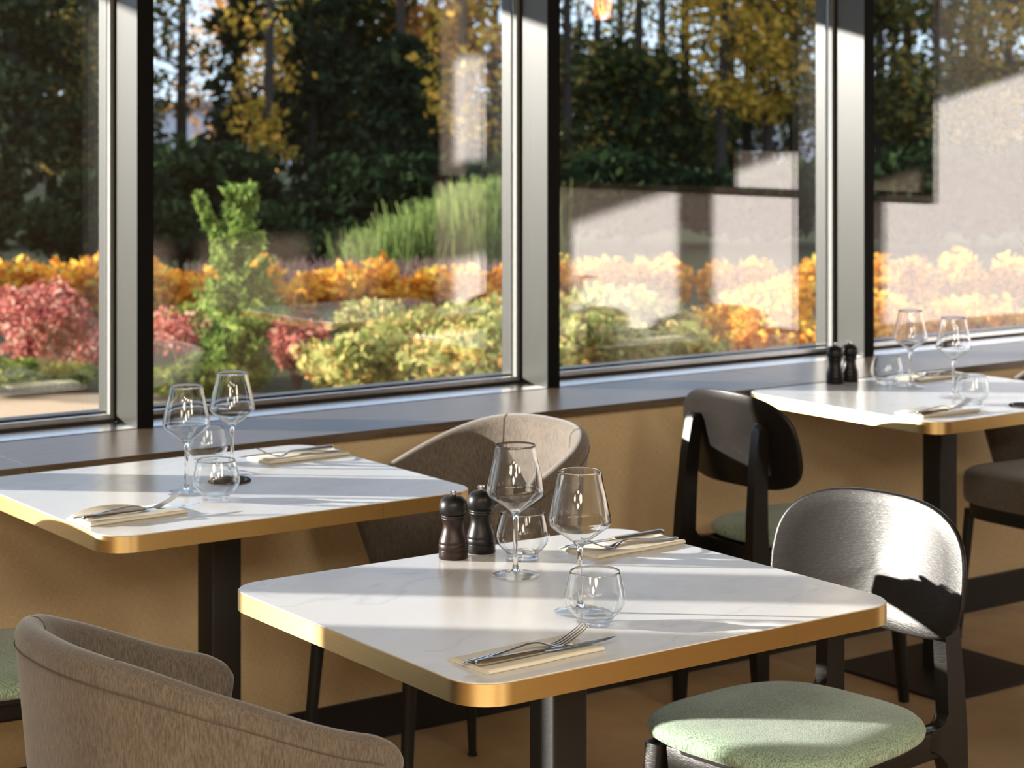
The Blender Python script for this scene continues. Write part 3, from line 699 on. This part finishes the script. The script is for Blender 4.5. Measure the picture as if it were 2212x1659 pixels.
# shrubs between path and hedge
YG_ = 'yellow-green shrubs before the hedge'
sid = 0
for lat_, dep_, h_, w_, n_ in ((-.85,11.9,.50,1.0,3000),(-.1,11.6,.62,1.2,4000),(-.6,14.2,.46,1.2,2600),(.45,12.4,.54,1.1,3200),(.25,14.6,.46,1.3,2400),(-1.15,12.7,.34,.7,1300),(-.3,10.7,.36,.9,2000),(.35,10.6,.30,.8,1600),(-1.0,15.4,.36,1.2,1800),(-.2,15.6,.38,1.3,2000)):
    shrub('yellow_shrub', lat_, dep_, h_, w_, 'yellow', n_, .042, 'yellow-green leafy shrub in the second window', 'shrub', YG_)
for lat_, dep_, h_, w_, n_ in ((.62,13.0,.52,.95,2600),(1.15,12.4,.50,.95,2600),(1.75,12.9,.58,1.1,3000),(2.5,13.3,.56,1.1,3000),(3.2,13.5,.58,1.1,2600),(3.9,13.0,.5,1.0,2200),(.9,15.0,.48,1.2,2200),(1.9,15.2,.52,1.3,2400),(2.9,15.3,.52,1.3,2400)):
    shrub('hedge_shrub', lat_, dep_, h_, w_, 'hedge' if lat_ > 1.5 else 'yellow', n_, .042, 'low golden shrub at the foot of the third window', 'shrub', 'golden shrubs before the third and fourth windows')
shrub('red_shrub', -3.25, 13.9, .62, 1.15, 'red', 2600, .038, 'bright red spindle bush seen through the leftmost window', 'shrub')
shrub('red_shrub', -2.75, 13.6, .40, .9, 'red', 1100, .036, 'smaller dark red bush right of the bright red one', 'shrub')
shrub('red_shrub', -1.42, 13.1, .55, .42, 'red', 1300, .036, 'slim pinkish red bush between conifer and yellow shrubs', 'shrub')
shrub('red_shrub', -2.45, 14.6, .40, .7, 'red', 500, .036, 'small rosy bush low at the left of the second window', 'shrub')
for lat_, dep_, w_, lb in ((-2.35,15.2,1.5,'low spreading green shrub left of the conifer'),(-1.95,12.9,1.1,'low green ground cover beneath the conifer'),(-3.3,13.1,1.4,'green border plants in front of the red bush')):
    shrub('low_shrub', lat_, dep_, .42 if dep_ > 14 else .20, w_, 'low', 2600, .045, lb, 'shrub')
# conifer with a leaning side leader
cf = empty('conifer', at(-1.83, 13.4)); tag(cf, 'small bright green conifer with one leaning side branch', 'conifer')
bm = bmesh.new(); add_tube(bm, [(0,0,0),(.01,0,.5),(.02,0,1.24)], [.03,.018,.004], 7)
le = RT*(-.30); add_tube(bm, [(0,0,.62), (le.x*.5, le.y*.5, .92), (le.x, le.y, 1.22)], [.014,.008,.003], 6); fin(bm, 'trunk', M['bark'], cf)
pts = []
for i in range(150):
    z = RNG.uniform(.05, 1.22); R = (.30*(1-z/1.30)+.055)*(.75+.5*RNG.random()); a = RNG.uniform(0, 2*PI)
    for q in np.linspace(.15, 1, 8):
        c = np.array([R*q*math.cos(a), R*q*math.sin(a), z+.12*q*q]); pts.append(c+RNG.normal(0, .016, (6, 3)))
for i in range(46):
    q = RNG.random(); c0 = np.array([le.x*q, le.y*q, .62+.62*q]); a = RNG.uniform(0, 2*PI); R = .10*(1.1-q)
    for w_ in np.linspace(.1, 1, 5): pts.append(c0+np.array([R*w_*math.cos(a), R*w_*math.sin(a), .06*w_])+RNG.normal(0, .012, (5, 3)))
leaves('foliage', np.concatenate(pts), .024, L['conifer'], cf, aspect=2.6, up=.5)
for i, lat_ in enumerate((-6.2,-5.4,-4.6,-3.9,-3.1,-2.4,-1.8,-1.2)):
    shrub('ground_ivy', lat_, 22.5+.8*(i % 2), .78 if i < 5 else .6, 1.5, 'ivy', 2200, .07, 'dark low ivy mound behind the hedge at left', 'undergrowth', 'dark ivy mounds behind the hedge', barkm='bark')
# tall grasses behind the hedge
def grass(name, lat, dep, h, w, n, lm, label, group=None):
    t = empty(name, at(lat, dep)); tag(t, label, 'grass', group)
    x = RNG.normal(0, w/3, n); y = RNG.normal(0, w/3, n); top = h*(.6+.45*RNG.random(n)); V = np.zeros((n, 4, 3)); a = RNG.uniform(0, PI, n)
    dx, dy = np.cos(a)*.008, np.sin(a)*.008; lx, ly = RNG.normal(0, .10, n), RNG.normal(0, .10, n)
    V[:, 0] = np.stack([x-dx, y-dy, 0*x], 1); V[:, 1] = np.stack([x+dx, y+dy, 0*x], 1)
    V[:, 2] = np.stack([x+lx+dx*.5, y+ly+dy*.5, top], 1); V[:, 3] = np.stack([x+lx-dx*.5, y+ly-dy*.5, top], 1)
    me = bpy.data.meshes.new('blades'); me.from_pydata(V.reshape(-1, 3).tolist(), [], np.arange(4*n).reshape(-1, 4).tolist()); o = link('blades', me, L[lm], t); o['kind'] = 'stuff'
for lat_, h_ in ((-1.35,.62),(-1.05,.75),(-.75,.9),(-.45,1.05),(-.18,1.15),(.05,1.1)):
    grass('tall_grass', lat_, 21.5+RNG.uniform(-.4, .4), h_, .62, 900, 'grass', 'pale green tall grass clump behind the hedge in the second window', 'tall grasses behind the hedge')
for lat_ in (-2.4, -1.5, -.6, .1):
    grass('pink_grass', lat_*1.05, 19.6, .40, 1.0, 500, 'plume', 'pinkish feathery grass just above the hedge line', 'pink grasses behind the hedge')
# shaded undergrowth and the wood
for i, lat_ in enumerate(np.arange(-9.5, 11, 1.9)):
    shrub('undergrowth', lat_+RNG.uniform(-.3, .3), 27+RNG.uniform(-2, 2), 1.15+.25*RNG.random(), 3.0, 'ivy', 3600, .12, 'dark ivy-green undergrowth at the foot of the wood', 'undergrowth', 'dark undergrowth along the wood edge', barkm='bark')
def tree(kind, lat, dep, h, lm, n, size, lean, crown, label, cat='tree', rtrunk=.11):
    t = empty(kind, at(lat, dep, GZ-.05)); tag(t, label, cat, label.split(' in ')[0]+' group')
    top = RT*lean; bm = bmesh.new()
    add_tube(bm, [(0,0,0), (top.x*.3, top.y*.3, h*.35), (top.x*.7, top.y*.7, h*.7), (top.x, top.y, h)], [rtrunk, rtrunk*.8, rtrunk*.5, rtrunk*.15], 8)
    pts = []; z0, z1, R = crown; nb = 60; n = int(n*1.7); size *= .8
    for i in range(nb):
        z = RNG.uniform(z0, z1); f = (z-z0)/(z1-z0+1e-6)
        if kind == 'conifer_tree': rr = R*(1.05-f*.75)
        else: rr = R*(.55+.45*math.sin(PI*min(1, f*.9+.1)))
        a = RNG.uniform(0, 2*PI); q = RNG.uniform(.35, 1)
        tx = top.x*z/h; ty = top.y*z/h
        c = np.array([tx+rr*q*math.cos(a), ty+rr*q*math.sin(a), z+.12*rr])
        add_tube(bm, [(tx, ty, z-.18*rr), tuple(c)], [.02, .006], 4, cap=False)
        s = rr*(.42 if kind == 'conifer_tree' else .36)+.10
        pts.append(blob(c, (s*1.25, s*1.25, s*(.75 if kind == 'conifer_tree' else .9)), max(4, n//nb), dens=.6))
    fin(bm, 'trunk', M['bark'], t); leaves('foliage', np.concatenate(pts), size, L[lm], t)
    return t
def px(p, d): return (p-1106)/4280*d
WN = {1: 'seen through the leftmost window', 2: 'seen through the second window', 3: 'seen through the third window', 4: 'seen through the rightmost window'}
def wnd(p): return 1 if p < 280 else 2 if p < 1140 else 3 if p < 1820 else 4
KN = {'dark': ('conifer_tree', 'dark conifer in the shaded wood '), 'mixed': ('broadleaf_tree', 'green-and-gold tree in the wood '),
      'shade': ('leafy_tree', 'dark leafy tree in the wood '), 'gold': ('broadleaf_tree', 'slender yellow-leaved tree in the wood '), 'orange': ('broadleaf_tree', 'orange-leaved tree in the wood ')}
TR = [ # px in view, depth, height, leaf kind, n leaves, crown z0, z1, radius, lean
 (30,36,7,'dark',3800,.4,6.5,1.5,0),(110,42,8,'dark',4200,.4,7.5,1.7,.2),(190,38,7,'mixed',2200,.8,6.5,1.4,0),(-60,40,8,'dark',3600,.4,7.5,1.7,0),(150,50,8,'dark',3600,.5,7,1.8,0),(70,52,8,'mixed',2600,.8,7,1.8,0),
 (390,40,7.5,'mixed',1300,1.9,7,1.3,.1),(510,38,8,'dark',2600,.3,7.6,.65,0),(578,35.5,8,'gold',620,1.0,7,.7,.1),(675,37,8,'dark',3000,.3,7.8,1.0,0),(1000,35,7,'gold',520,1.3,6,.8,0),(720,44,8,'mixed',2600,.7,7,1.5,0),(755,40,8,'shade',2200,.4,5.5,1.3,0),(790,42,8,'dark',3300,.3,7.5,1.2,0),
 (860,36,7,'dark',2600,.3,3.2,1.3,.1),(940,40,7.5,'orange',1900,1.2,6.5,.9,0),(1010,43,8,'dark',4000,.3,7,1.2,0),(1070,38,7,'orange',1300,1.2,6.2,1.0,0),(255,50,8,'dark',3000,.4,4.4,1.4,0),(520,54,8,'orange',1800,1.0,6,1.7,0),(690,55,6,'dark',3600,.4,3.3,2.0,0),(900,54,6,'dark',3600,.4,3.4,2.0,0),
 (1225,38,8,'mixed',1000,.8,7.5,1.1,0),(1290,42,7.5,'shade',1900,.4,3.5,1.5,0),(1375,39,7.5,'shade',1700,.4,3.0,1.4,.1),(1340,45,8,'mixed',800,1.8,7,1.5,0),(1430,44,8,'mixed',500,1.2,6.5,1.2,0),(1480,40,8.5,'mixed',700,.4,3.4,1.0,0),(1555,38,7.5,'gold',1300,2.0,6,1.1,.2),(1610,41,7.5,'mixed',1800,1.8,6.5,1.2,.2),(1660,39,7.5,'gold',1500,1.9,6.2,1.1,-.1),(1715,42,8,'mixed',2000,1.6,6.5,1.2,0),(1770,40,8,'mixed',1500,1.7,6.2,1.1,.1),
 (1430,52,6,'shade',2200,.3,2.2,2.0,0),(1580,53,8,'shade',1000,.3,1.9,2.2,0),(1250,53,6,'shade',2400,.3,2.6,2.0,0),
 (1900,40,8,'mixed',1600,1.2,6,1.2,0),(1960,41,8,'mixed',1800,1.5,6.2,1.2,0),(2020,39,8,'mixed',1600,1.3,6,1.2,.1),(2100,42,8,'mixed',2000,1.2,6.3,1.3,0),(2180,40,8,'gold',1500,1.0,5,1.2,0),(1930,53,8,'dark',2600,.3,2.8,2.2,0),(2120,54,8,'dark',2600,.3,3.2,2.2,0),(2260,41,8,'mixed',1800,.8,6,1.4,0),
 (-260,38,9,'dark',4200,.3,8.6,2.2,0),(-420,41,9,'dark',4200,.3,8.6,2.3,0),]
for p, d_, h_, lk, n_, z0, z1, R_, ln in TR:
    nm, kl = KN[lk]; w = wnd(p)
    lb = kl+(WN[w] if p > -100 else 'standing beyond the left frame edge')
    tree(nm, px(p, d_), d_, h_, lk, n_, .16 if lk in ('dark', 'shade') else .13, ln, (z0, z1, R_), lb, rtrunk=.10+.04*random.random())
# pale buildings glimpsed between the trunks
def building(p0, p1, dep, z1, label):
    a, b = px(p0, dep), px(p1, dep); t = empty('warehouse', at((a+b)/2, dep, GZ), -AZ); tag(t, label, 'building')
    hw = (b-a)/2; box('wall', -hw, hw, 0, 6, 0, z1-GZ, M['bldg'], t)
    box('roof', -hw-.2, hw+.2, -.2, 6.2, z1-GZ, z1-GZ+.25, M['bldr'], t)
building(300, 640, 72, 1.9, 'pale lavender building glimpsed between trunks in the second window')
building(1380, 1790, 76, 2.2, 'pale building glimpsed behind the trees in the third window')
building(1880, 2150, 74, 2.0, 'pale building glimpsed behind the trees in the rightmost window')

# things alike get their place in the row, counted from the left of the view
ORD = 'first second third fourth fifth sixth seventh eighth ninth tenth eleventh twelfth'.split()
rows = {}
for o in COL.objects:
    if o.parent is None and o.get('category') and o.get('label'): rows.setdefault(o['label'], []).append(o)
for lb, os_ in rows.items():
    if len(os_) < 2: continue
    os_.sort(key=lambda o: o.location.dot(RT)/o.location.dot(FW))
    for i, o in enumerate(os_): o['label'] = lb+', '+ORD[min(i, 11)]+' from left'

# ------------------------------------------------------------------ let sunlight focus through the glassware onto what it stands on
for o in bpy.data.objects:
    if o.type != 'MESH' or not o.data.materials: continue
    if o.data.materials[0] in (M['bowl'], M['glass']): o.cycles.is_caustics_caster = True
    elif o.name.split('.')[0] in ('tabletop', 'backrest', 'shell', 'folded_layer', 'rolled_fold', 'sill_board'): o.cycles.is_caustics_receiver = True
sl.cycles.is_caustics_light = True
